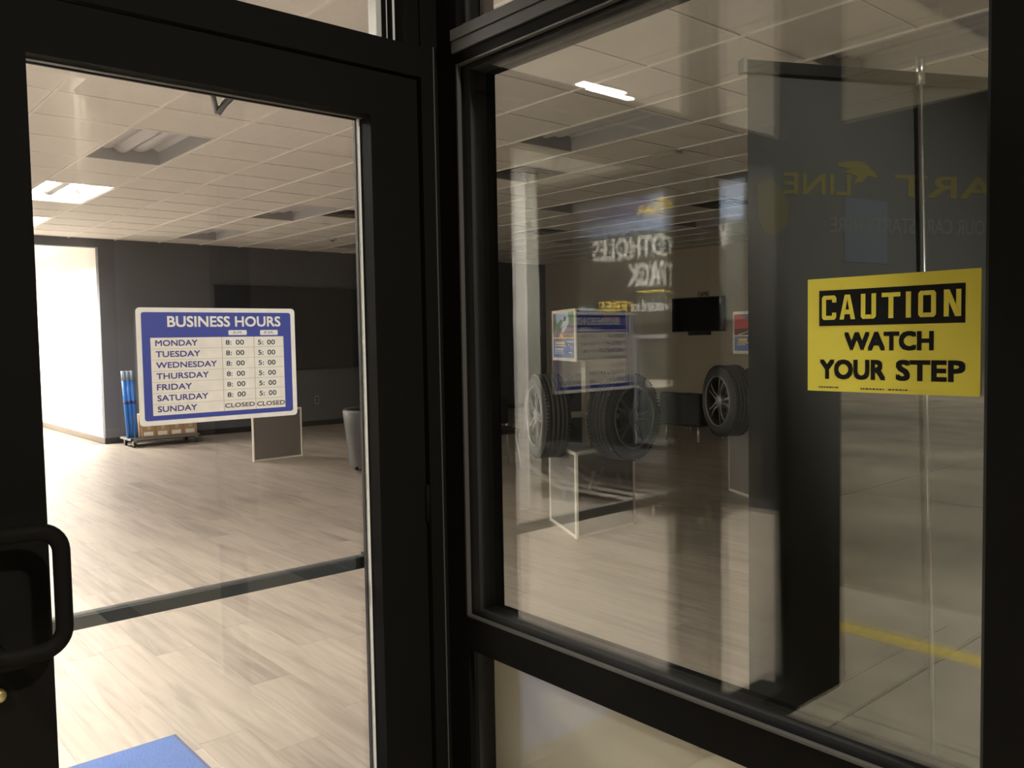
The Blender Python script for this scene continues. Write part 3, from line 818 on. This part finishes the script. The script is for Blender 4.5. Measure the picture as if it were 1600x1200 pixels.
def stand(C, label, header=True, wheels=(), H=.605, art=None):
    C = Vector((C[0], C[1], 0)); rho = .38; rht = .33
    root = thing('wheel_stand' if header else 'display_plinth', C, label, 'display stand', None)
    cor = [C+nrm(a)*rho for a in (237, 357, 117)]           # front, left, right corners
    faces = [('a', cor[1], cor[0]), ('b', cor[0], cor[2]), ('c', cor[2], cor[1])]
    for k, p0, p1 in faces:
        u = (p1-p0).normalized(); F = Face(p0, u, (0, 0, 1), (p1-p0).length, H)
        obj('plinth_panel', F.rect(.02, .98, .015, .985, -.014, -.004), M['panel_grey'], root)
        e = MB(); F.rect(.0, .035, 0, 1, -.016, 0, e); F.rect(.965, 1, 0, 1, -.016, 0, e); F.rect(.035, .965, 0, .035, -.016, 0, e); F.rect(.035, .965, .965, 1, -.016, 0, e)
        obj('edge_trim', e, M['white_post'], root, label='pale edge trim framing the grey panel')
    ins = [C+(p-C)*.97 for p in cor]
    obj('plinth_top', MB().prism([(p.x, p.y) for p in ins], H-.014, H-.001), M['panel_grey'], root)
    if header:
        obj('post', B(C.x-.022, C.x+.022, C.y-.022, C.y+.022, H-.002, 1.60), M['white_post'], root)
        for k in wheels:
            n = nrm(AZ[k]); T = Matrix.Translation(C+n*.085+Vector((0, 0, .84))) @ Matrix.Rotation(math.atan2(n.x, -n.y), 4, 'Z')
            obj('wheel_arm', MB().box(-.03, .03, -.20 if k == 'b' else -.145, .075, -.02, .02, T), M['white_post'], root)
        zb, zt = 1.235, 1.605
        for k, p0, p1 in faces:
            p0 = C+(p0-C)*rht/rho; p1 = C+(p1-C)*rht/rho
            u = (p1-p0).normalized(); F = Face(Vector((p0.x, p0.y, zb)), u, (0, 0, 1), (p1-p0).length, zt-zb)
            hpn = obj('header_panel', F.rect(.012, .988, 0, 1, -.012, 0), M['white_post'], root)
            if art and k in art: art[k](F, hpn)
        hc_ = [C+(p-C)*.95*rht/rho for p in cor]
        obj('header_cap', MB().prism([(p.x, p.y) for p in hc_], zt-.02, zt-.01), M['white_post'], root)
    return root
def art_bike(F, par):
    d0, d1 = .0002, .0008
    obj('photo_print', F.rect(.06, .94, .46, .94, d0, d1), M['p_road'], par)
    obj('sky_print', F.poly([(.20, .64), (.52, .66), (.75, .74), (.75, .94), (.20, .94)], d1, d1+.0005), M['p_sky'], par)
    obj('tree_print', F.poly([(.06, .52), (.22, .60), (.36, .64), (.50, .78), (.42, .82), (.26, .72), (.20, .82), (.16, .94), (.06, .94)], d1+.0005, d1+.001), M['p_green'], par)
    obj('tree_print', F.poly([(.06, .54), (.16, .62), (.20, .74), (.15, .94), (.06, .94)], d1+.001, d1+.0014), M['p_dark'], par)
    obj('tree_print', F.poly([(.75, .72), (.94, .68), (.94, .94), (.72, .94)], d1+.0005, d1+.001), M['p_green'], par)
    obj('rider_print', F.poly([(.42, .56), (.52, .55), (.66, .66), (.74, .74), (.70, .84), (.60, .86), (.54, .78), (.50, .68)], d1+.0014, d1+.002), M['p_bike'], par)
    obj('rider_print', F.poly([(.52, .78), (.60, .77), (.66, .83), (.60, .87), (.54, .85)], d1+.002, d1+.0024), M['p_navy'], par)
    obj('road_line_print', F.poly([(.34, .46), (.50, .46), (.44, .54), (.38, .54)], d1, d1+.0005), M['p_orange'], par)
    obj('stripe_print', F.rect(.05, .95, .435, .462, d0, d1+.0008), M['p_orange'], par)
    obj('caption_print', F.rect(.06, .94, .06, .435, d0, d1), M['p_blue'], par)
    obj('badge_print', F.rrect(.16, .56, .325, .375, .008, d1, d1+.0005), M['p_yellow'], par)
    t = MB()
    for a0, a1, b in ((.14, .60, .285), (.66, .92, .365), (.70, .76, .30), (.80, .85, .26), (.14, .48, .215), (.72, .86, .155)): F.rect(a0, a1, b, b+.018, d1, d1+.0005, t)
    for b in (.24, .19, .165, .135): F.rect(.12, .50, b, b+.008, d1, d1+.0005, t)
    obj('fine_print', t, M['p_white'], par, kind='stuff')
def art_navy(F, par):
    d0, d1 = .0002, .0008
    obj('photo_print', F.rect(.03, .97, .60, .96, d0, d1), M['p_navy'], par)
    obj('photo_print', F.poly([(.45, .76), (.85, .74), (.82, .86), (.55, .88)], d1, d1+.0005), M['p_maroon'], par)
    obj('caption_print', F.rect(.03, .97, .03, .56, d0, d1), M['p_dark'], par)
    t = MB()
    for b in (.44, .34, .24, .14): F.rect(.10, .85, b, b+.03, d1, d1+.0005, t)
    obj('fine_print', t, M['board_navy'], par, kind='stuff')
def art_car(F, par):
    d0, d1 = .0002, .0008
    obj('photo_print', F.rect(.06, .94, .44, .93, d0, d1), M['p_dark'], par)
    obj('car_print', F.poly([(.06, .50), (.40, .56), (.68, .66), (.72, .73), (.60, .76), (.42, .82), (.22, .93), (.06, .93)], d1, d1+.0005), M['p_red'], par)
    obj('car_print', F.poly([(.06, .44), (.24, .46), (.66, .58), (.66, .62), (.06, .58)], d1+.0005, d1+.001), M['p_maroon'], par)
    obj('window_print', F.poly([(.24, .93), (.46, .80), (.66, .78), (.52, .90), (.46, .93)], d1+.0005, d1+.001), M['p_sky2'], par)
    obj('kerb_print', F.poly([(.20, .44), (.66, .55), (.68, .57), (.18, .455)], d1+.001, d1+.0014), M['p_white'], par)
    obj('ground_print', F.poly([(.70, .44), (.94, .44), (.94, .62), (.74, .60)], d1, d1+.0005), M['p_tan'], par)
    obj('caption_print', F.rect(.06, .94, .07, .41, d0, d1), M['p_blue'], par)
    obj('badge_print', F.rect(.18, .44, .285, .365, d1, d1+.0005), M['p_yellow'], par)
    t = MB(); F.rect(.14, .60, .245, .265, d1, d1+.0005, t); F.rect(.14, .40, .20, .225, d1, d1+.0005, t)
    obj('fine_print', t, M['p_white'], par, kind='stuff')
C1, C2, C3 = (4.49, 4.38), (6.49, 4.155), (4.549, 9.807)
st1 = stand(C1, 'triangular wheel stand with a motorcycle road poster on top', True, 'abc', art={'a': art_bike, 'b': art_navy})
st2 = stand(C2, 'triangular wheel stand with a red car poster, beside the banner', True, 'ac', art={'a': art_car})
stand(C3, 'grey pale-edged plinth on the floor below the business hours sign', False)
w0 = None
for (st, k) in ((st1, 'a'), (st1, 'b'), (st1, 'c'), (st2, 'a'), (st2, 'c')):
    n = nrm(AZ[k])
    if w0 is None:
        w0 = bpy.data.objects.new('wheel', None); col.objects.link(w0); wheel_parts(w0); o = w0
    else: o = copy_tree(w0)
    o.parent = st; o.location = n*(.355 if k == 'b' else .37 if (st is st2 and k == 'a') else .30) + Vector((0, 0, .84)); o.rotation_euler = (0, 0, math.atan2(n.x, -n.y)); o.scale = (1.03, 1.0, 1.03)

# ================================================================== BANNER
def banner():
    Lp = Vector((1.559, 1.049, 0)); u = Vector((.9, -.435, 0)).normalized()
    Wb = .85; n = u.cross(Vector((0, 0, 1)))
    root = thing('banner_stand', Lp+u*.425, 'black roll-up banner stand seen from behind, pole in its middle', 'banner')
    F = Face(Lp, u, (0, 0, 1), 1, 1)
    obj('banner_cloth', F.rect(.008, Wb-.008, .07, 1.955, -.0012, 0), M['banner_back'], root)
    obj('top_rail', F.rect(0, Wb, 1.950, 1.974, -.010, .010), M['black_plastic'], root)
    obj('rail_cap', F.rect(-.008, .001, 1.948, 1.976, -.011, .011), M['steel'], root, label='grey end cap of the top rail')
    obj('rail_cap', F.rect(Wb-.001, Wb+.008, 1.948, 1.976, -.011, .011), M['steel'], root)
    obj('banner_base', F.rect(-.01, Wb+.01, .012, .085, -.05, .05), M['steel'], root)
    for a in (.15, .70): obj('banner_foot', F.rect(a-.02, a+.02, 0, .012, -.14, .14), M['steel'], root)
    p0 = F.p(.478, .085, .02); p1 = F.p(.420, 1.99, .016)
    obj('pole', MB().tube([p0, p1], .0055, 10), M['chrome'], root, label='thin metal support pole')
    obj('pole_hook', MB().tube([F.p(.422, 1.945, .0165), F.p(.420, 2.003, .0165)], .0095, 12), M['chrome'], root)
    Fm = Face(Lp, u, (0, 0, 1), 1, 1)
    class Mir(Face):
        def p(s, a, b, c=0.0): return Face.p(s, .866-a, b, c)
    Fm = Mir(Lp, u, (0, 0, 1), 1, 1); Fm.flip = False
    def mtext(body, a0, a1, b0, b1, bold):
        mb = text(Fm, body, a0, a1, b0, b1, .0006, bold=bold)
        mb.f = [q[::-1] for q in mb.f]; return mb
    # the print shows through mirrored: a is measured from the right edge of what we see
    obj('headline_print', mtext('START', .075, .496, 1.702, 1.752, .03), M['print_yellow'], root, label='faint mirrored START lettering showing through')
    obj('headline_print', mtext('LINE', .608, .775, 1.702, 1.748, .03), M['print_yellow'], root, label='faint mirrored LINE lettering showing through')
    obj('subline_print', mtext('YOUR CARE STARTS HERE', .230, .660, 1.622, 1.656, .015), M['print_grey'], root, label='faint mirrored line of text showing through')
    def mpoly(pts, m_, nm):
        obj(nm, F.poly(pts, .0003, .0007), m_, root)
    mpoly([(.225, 1.772), (.262, 1.778), (.290, 1.776), (.322, 1.752), (.325, 1.742), (.300, 1.746), (.286, 1.732), (.262, 1.728), (.275, 1.745), (.240, 1.752), (.258, 1.760), (.225, 1.764)], M['print_yellow'], 'winged_shoe_print')
    mpoly([(.028, 1.72), (.060, 1.735), (.085, 1.715), (.105, 1.68), (.100, 1.635), (.070, 1.612), (.045, 1.62), (.03, 1.65)], M['patch_yellow'], 'yellow_patch')  # dim yellow patch near the left edge of the cloth
    mpoly([(.243, 1.70), (.352, 1.692), (.352, 1.555), (.243, 1.56)], M['print_blue'], 'blue_patch')  # dim blue patch left of the pole
    return root
banner()

# ================================================================== MIRRORED SIDE OF THE ROOM: poster wall and bench
def wall_poster():
    X = XL+.006
    root = thing('wall_poster', (X, 4.83, 1.5), 'large tyre shop poster on the charcoal wall, mirrored in the window glass', 'poster')
    F = Face((X, 0, 0), (0, 1, 0), (0, 0, 1), 1, 1)
    zz = lambda z: 1.406+(z-1.406)*1.864
    yy = lambda y: y*1.864
    obj('board', F.rect(3.93, 5.74, 1.52, 2.63, -.004, 0), M['p_dark'], root)
    obj('sky_print', F.poly([(3.93, zz(1.90)), (5.74, zz(1.90)), (5.74, 2.63), (3.93, 2.63)], 0, .001), M['p_sky2'], root)
    obj('sky_print', F.poly([(4.9, zz(1.98)), (5.74, zz(1.96)), (5.74, 2.63), (4.9, 2.63)], .001, .0015), M['p_navy'], root)
    obj('headline', text(F, 'POTHOLES', 4.60, yy(2.985), zz(1.779), zz(1.880), .003, bold=.03), M['p_white'], root, label='white headline lettering POTHOLES')
    obj('headline', text(F, 'WHEN', yy(2.184), 4.50, zz(1.780), zz(1.885), .003, bold=.03), M['p_white'], root, label='white headline lettering WHEN')
    obj('headline', text(F, 'ATTACK', 4.42, yy(2.755), zz(1.640), zz(1.752), .003, bold=.03), M['p_white'], root, label='white headline lettering ATTACK')
    obj('rule', F.rect(4.67, yy(2.85), zz(1.612), zz(1.619), 0, .002), M['p_yellow'], root)
    obj('subline', text(F, 'GET', yy(2.219), 4.40, zz(1.529), zz(1.585), .003, bold=.02), M['p_white'], root)
    obj('subline', text(F, 'checked for', 4.66, yy(2.745), zz(1.521), zz(1.580), .003, bold=.01), M['p_white'], root, label='white lettering checked for')
    obj('subline', text(F, 'FREE', yy(2.765), yy(2.95), zz(1.529), zz(1.578), .003, bold=.03), M['p_yellow'], root, label='yellow lettering FREE')
    obj('brand_lettering', text(F, 'GOOD', 4.28, 4.62, zz(1.985), zz(2.035), .003, bold=.03), M['p_yellow'], root)
    obj('brand_lettering', text(F, 'YEAR', 4.70, 5.02, zz(1.975), zz(2.02), .003, bold=.03), M['p_yellow'], root, label='yellow lettering YEAR')
    obj('winged_shoe', F.poly([(4.60, 2.52), (4.64, 2.58), (4.72, 2.60), (4.80, 2.57), (4.74, 2.55), (4.78, 2.53), (4.70, 2.52), (4.66, 2.49)], .0015, .003), M['p_yellow'], root)
    obj('tyre_print', F.poly([(5.35+.34*math.cos(R(a)), 1.66+.42*math.sin(R(a))) for a in range(0, 181, 12)], .001, .002), M['rubber'], root)
    obj('road_print', F.poly([(5.5, 1.52), (5.74, 1.52), (5.74, 1.70), (5.6, 1.66)], .002, .003), M['p_sky'], root)
    nb = thing('notice_board', (X, 4.70, .55), 'pale framed notice board on the wall below the poster, mirrored in glass', 'notice board')
    F2 = Face((X, 0, 0), (0, 1, 0), (0, 0, 1), 1, 1)
    e = MB(); F2.rect(4.60, 4.64, .45, 1.42, 0, .02, e); F2.rect(5.02, 5.06, .45, 1.42, 0, .02, e); F2.rect(4.64, 5.02, 1.38, 1.42, 0, .02, e); F2.rect(4.64, 5.02, .45, .49, 0, .02, e)
    obj('frame', e, M['wall_dark'], nb)
    obj('panel', F2.rect(4.64, 5.02, .49, 1.38, 0, .004), M['p_dark'], nb)
    obj('label_print', F2.rect(4.70, 4.94, .95, 1.02, .004, .005), M['ink_grey'], nb)
wall_poster()
def bench():
    root = thing('chrome_bench', (-2.9, 4.9, 0), 'low black bench on bent chrome rails, mirrored in the window glass', 'bench')
    for x in (-2.62, -3.02):
        z = .10
        obj('chrome_rail', MB().tube([(x, 3.95, .012), (x, 4.02, .06), (x, 4.12, z), (x, 5.35, z), (x, 5.55, z+.06), (x, 5.72, z+.14), (x, 5.80, .30)], .020, 10), M['chrome'], root)
        for y in (4.3, 5.3): obj('leg', MB().tube([(x, y, 0), (x, y, .10)], .014, 8), M['chrome'], root)
    obj('seat', B(-3.10, -2.55, 3.98, 5.80, .30, .44), M['black_leather'], root, bevel=.02)
    for y in (4.1, 5.0): obj('seat_support', MB().tube([(-2.62, y, .10), (-2.70, y, .31)], .014, 8).tube([(-3.02, y, .10), (-2.95, y, .31)], .014, 8), M['chrome'], root)
bench()

# ================================================================== FURNITURE
def cushion_box(mb, x0, x1, y0, y1, z0, z1): return mb.box(x0, x1, y0, y1, z0, z1)
def tub_chair():
    cx, cy = 4.93, 7.98
    root = thing('tub_chair', (cx, cy, 0), 'grey round-backed tub chair beside the door stile', 'chair')
    seg = 28; mb = MB()
    def ring(r, z): return [(cx+r*math.cos(2*PI*k/seg), cy+r*math.sin(2*PI*k/seg), z) for k in range(seg)]
    rings = [ring(.30, .07), ring(.315, .25), ring(.345, .50), ring(.36, .655), ring(.345, .675), ring(.30, .665), ring(.285, .50), ring(.28, .40)]
    i = 0; mb.v = [p for rg in rings for p in rg]
    for k in range(len(rings)-1):
        for j in range(seg):
            a = k*seg+j; b = k*seg+(j+1) % seg; mb.f.append((a, b, b+seg, a+seg)); mb.smooth.append(True)
    obj('backrest', mb, M['grey_leather'], root)
    obj('seat', MB().lathe([(0, .08), (.275, .08), (.285, .36), (.27, .42), (0, .43)], 28, 'Z', (cx, cy, 0)), M['grey_leather'], root)
    for a in (45, 135, 225, 315):
        px, py = cx+.24*math.cos(R(a)), cy+.24*math.sin(R(a))
        obj('leg', B(px-.02, px+.02, py-.02, py+.02, 0, .085), M['black_plastic'], root)
tub_chair()
def armchair(x, y, label):
    root = thing('armchair', (x, y, 0), label, 'chair')
    obj('seat', B(x-.26, x+.30, y-.24, y+.24, .22, .42), M['black_leather'], root, bevel=.03)
    obj('backrest', B(x-.36, x-.25, y-.34, y+.34, .20, .64), M['black_leather'], root, bevel=.03)
    for s in (-1, 1):
        a, b = sorted((y+s*.24, y+s*.34)); obj('armrest', B(x-.25, x+.30, a, b, .20, .60), M['black_leather'], root, bevel=.025)
    for sx in (-.30, .24):
        for sy in (-.27, .27): obj('leg', MB().tube([(x+sx, y+sy, 0), (x+sx*.95, y+sy*.95, .21)], .016, 8), M['chrome'], root)
armchair(9.42, 7.12, 'black armchair with its back to the window, before the television')
def guest_chair(x, y, rz, label):
    root = thing('guest_chair', (x, y, 0), label, 'chair', None, rz)
    obj('seat', MB().box(-.22, .22, -.22, .22, .40, .45), M['black_leather'], root, local=True, bevel=.015)
    obj('backrest', MB().box(-.21, .21, .19, .23, .47, .76), M['black_leather'], root, local=True, bevel=.015)
    for sx in (-1, 1):
        obj('leg', MB().tube([(sx*.23, -.24, 0), (sx*.19, -.16, .40)], .011, 8), M['chrome'], root, local=True)
        obj('leg', MB().tube([(sx*.23, .28, 0), (sx*.19, .19, .40), (sx*.19, .215, .52)], .011, 8), M['chrome'], root, local=True)
guest_chair(5.80, 7.02, R(-25), 'black guest chair on thin chrome legs by the window corner post')

tv = thing('television', (12.10, 9.07, 1.46), 'black flat television mounted on the beige wall', 'television')
obj('bezel', B(12.06, 12.11, 8.53, 9.62, 1.462, 2.052), M['black_plastic'], tv, bevel=.006)
obj('screen', B(12.056, 12.0605, 8.55, 9.60, 1.482, 2.034), M['screen'], tv)
obj('wall_mount', B(12.10, XR-.001, 8.85, 9.3, 1.40, 1.80), M['black_plastic'], tv)
obj('lower_bracket', B(12.07, 12.12, 8.87, 9.25, 1.425, 1.462), M['black_plastic'], tv)
ob_ = thing('cable_plate', (12.14, 9.0, 2.07), 'beige cable plate with short black cables above the television', 'wall plate')
obj('plate', B(12.135, 12.149, 8.88, 9.12, 2.068, 2.15), M['p_tan'], ob_)
obj('cable', MB().tube([(12.13, 9.05, 2.06), (12.10, 9.00, 2.10), (12.12, 8.94, 2.115)], .007, 6).tube([(12.12, 8.90, 2.06), (12.11, 8.93, 2.12), (12.13, 8.96, 2.13)], .007, 6), M['black_plastic'], ob_)
dsx = thing('wall_screen', (6.5, YB-.04, .95), 'large dark board on the charcoal wall behind the business hours sign', 'screen')
obj('bezel', B(5.17, 7.9, YB-.06, YB-.002, .95, 2.295), M['board_navy'], dsx, bevel=.006)
obj('screen', B(5.23, 7.84, YB-.066, YB-.059, 1.01, 2.235), M['board_navy'], dsx)
ot = thing('wall_outlet', (6.86, YB-.006, .38), 'small grey outlet plate low on the charcoal wall', 'outlet')
obj('cover_plate', B(6.82, 6.90, YB-.010, YB-.001, .36, .50), M['outlet'], ot)
obj('socket', B(6.84, 6.88, YB-.013, YB-.009, .39, .42), M['black_plastic'], ot); obj('socket', B(6.84, 6.88, YB-.013, YB-.009, .44, .47), M['black_plastic'], ot)

mt = thing('floor_mat', (.56, 2.5, 0), 'blue entrance mat on the plank floor inside the door', 'mat')
obj('mat_pile', B(.115, 1.015, 1.93, 3.065, .004, .012), M['mat_blue'], mt)
obj('mat_border', MB().box(.10, 1.03, 1.915, 3.08, .0005, .006), M['mat_edge'], mt)

# cart with boxes
cx0, cx1, cy0, cy1 = 3.62, 4.58, 12.12, 12.62
ct = thing('platform_dolly', (4.10, 12.37, 0), 'low grey platform dolly on casters under the cardboard boxes', 'dolly')
obj('deck', MB().box(cx0, cx1, cy0, cy0+.03, .10, .128).box(cx0, cx1, cy1-.03, cy1, .10, .128).box(cx0, cx0+.03, cy0, cy1, .10, .128).box(cx1-.03, cx1, cy0, cy1, .10, .128).box(cx0+.03, cx1-.03, cy0+.03, cy1-.03, .108, .124), M['steel'], ct)
for x in (cx0+.06, cx1-.06):
    for y in (cy0+.06, cy1-.06):
        c = obj('caster', MB().box(x-.022, x+.022, y-.03, y+.03, .07, .10).box(x-.022, x-.016, y-.02, y+.02, .03, .07).box(x+.016, x+.022, y-.02, y+.02, .03, .07), M['steel'], ct)
        wm = MB()
        for k in range(1): 
            prof = [(0, -.013), (.034, -.013), (.036, -.008), (.036, .008), (.034, .013), (0, .013)]
            wm.lathe(prof, 20, 'Y', (0, 0, 0))
            wm.v = [(x+p[1], y+p[0], .036+p[2]) for p in wm.v]
        obj('caster_wheel', wm, M['rubber'], c)
b0_ = None
LB = ['first', 'second', 'third', 'fourth']
for lay in range(2):
    for k in range(4):
        x = 3.875+k*.190; z = .129+lay*.156
        lab = '%s cardboard box from the hallway end in the %s layer on the dolly' % (LB[k], 'lower' if lay == 0 else 'upper')
        if b0_ is None:
            b0_ = thing('cardboard_box', (0, 0, 0), lab, 'box', 'cardboard boxes on the dolly')
            obj('carton', B(-.093, .093, -.20, .20, 0, .152), M['cardboard'], b0_, local=True, bevel=.003)
            obj('box_label', B(-.07, .055, -.2015, -.2, .02, .075), M['paper'], b0_, local=True)
            obj('packing_tape', MB().box(-.024, .024, -.2008, .2008, .150, .1528).box(-.024, .024, -.2012, -.1995, .10, .151), M['p_tan'], b0_, local=True)
            o = b0_
        else: o = copy_tree(b0_)
        o.location = (x, 12.37, z); o['label'] = lab
tb = thing('tube_bundle', (3.70, 12.30, .128), 'upright bundle of three blue tubes beside the cardboard boxes', 'tubes')
for k in range(3):
    x = 3.600+k*.054
    P = lambda z: (x+.042*(1.05-z)/.92, 12.30, z)
    t_ = obj('tube', MB().tube([P(.1285), P(.92)], .026, 12), M['blue_plastic'], tb)
    obj('tube_end', MB().tube([P(.92), P(1.05)], .0265, 12), M['blue_pale'], t_)
    obj('tube_ring', MB().tube([P(.60), P(.64)], .0275, 12), M['ink_blue'], t_)
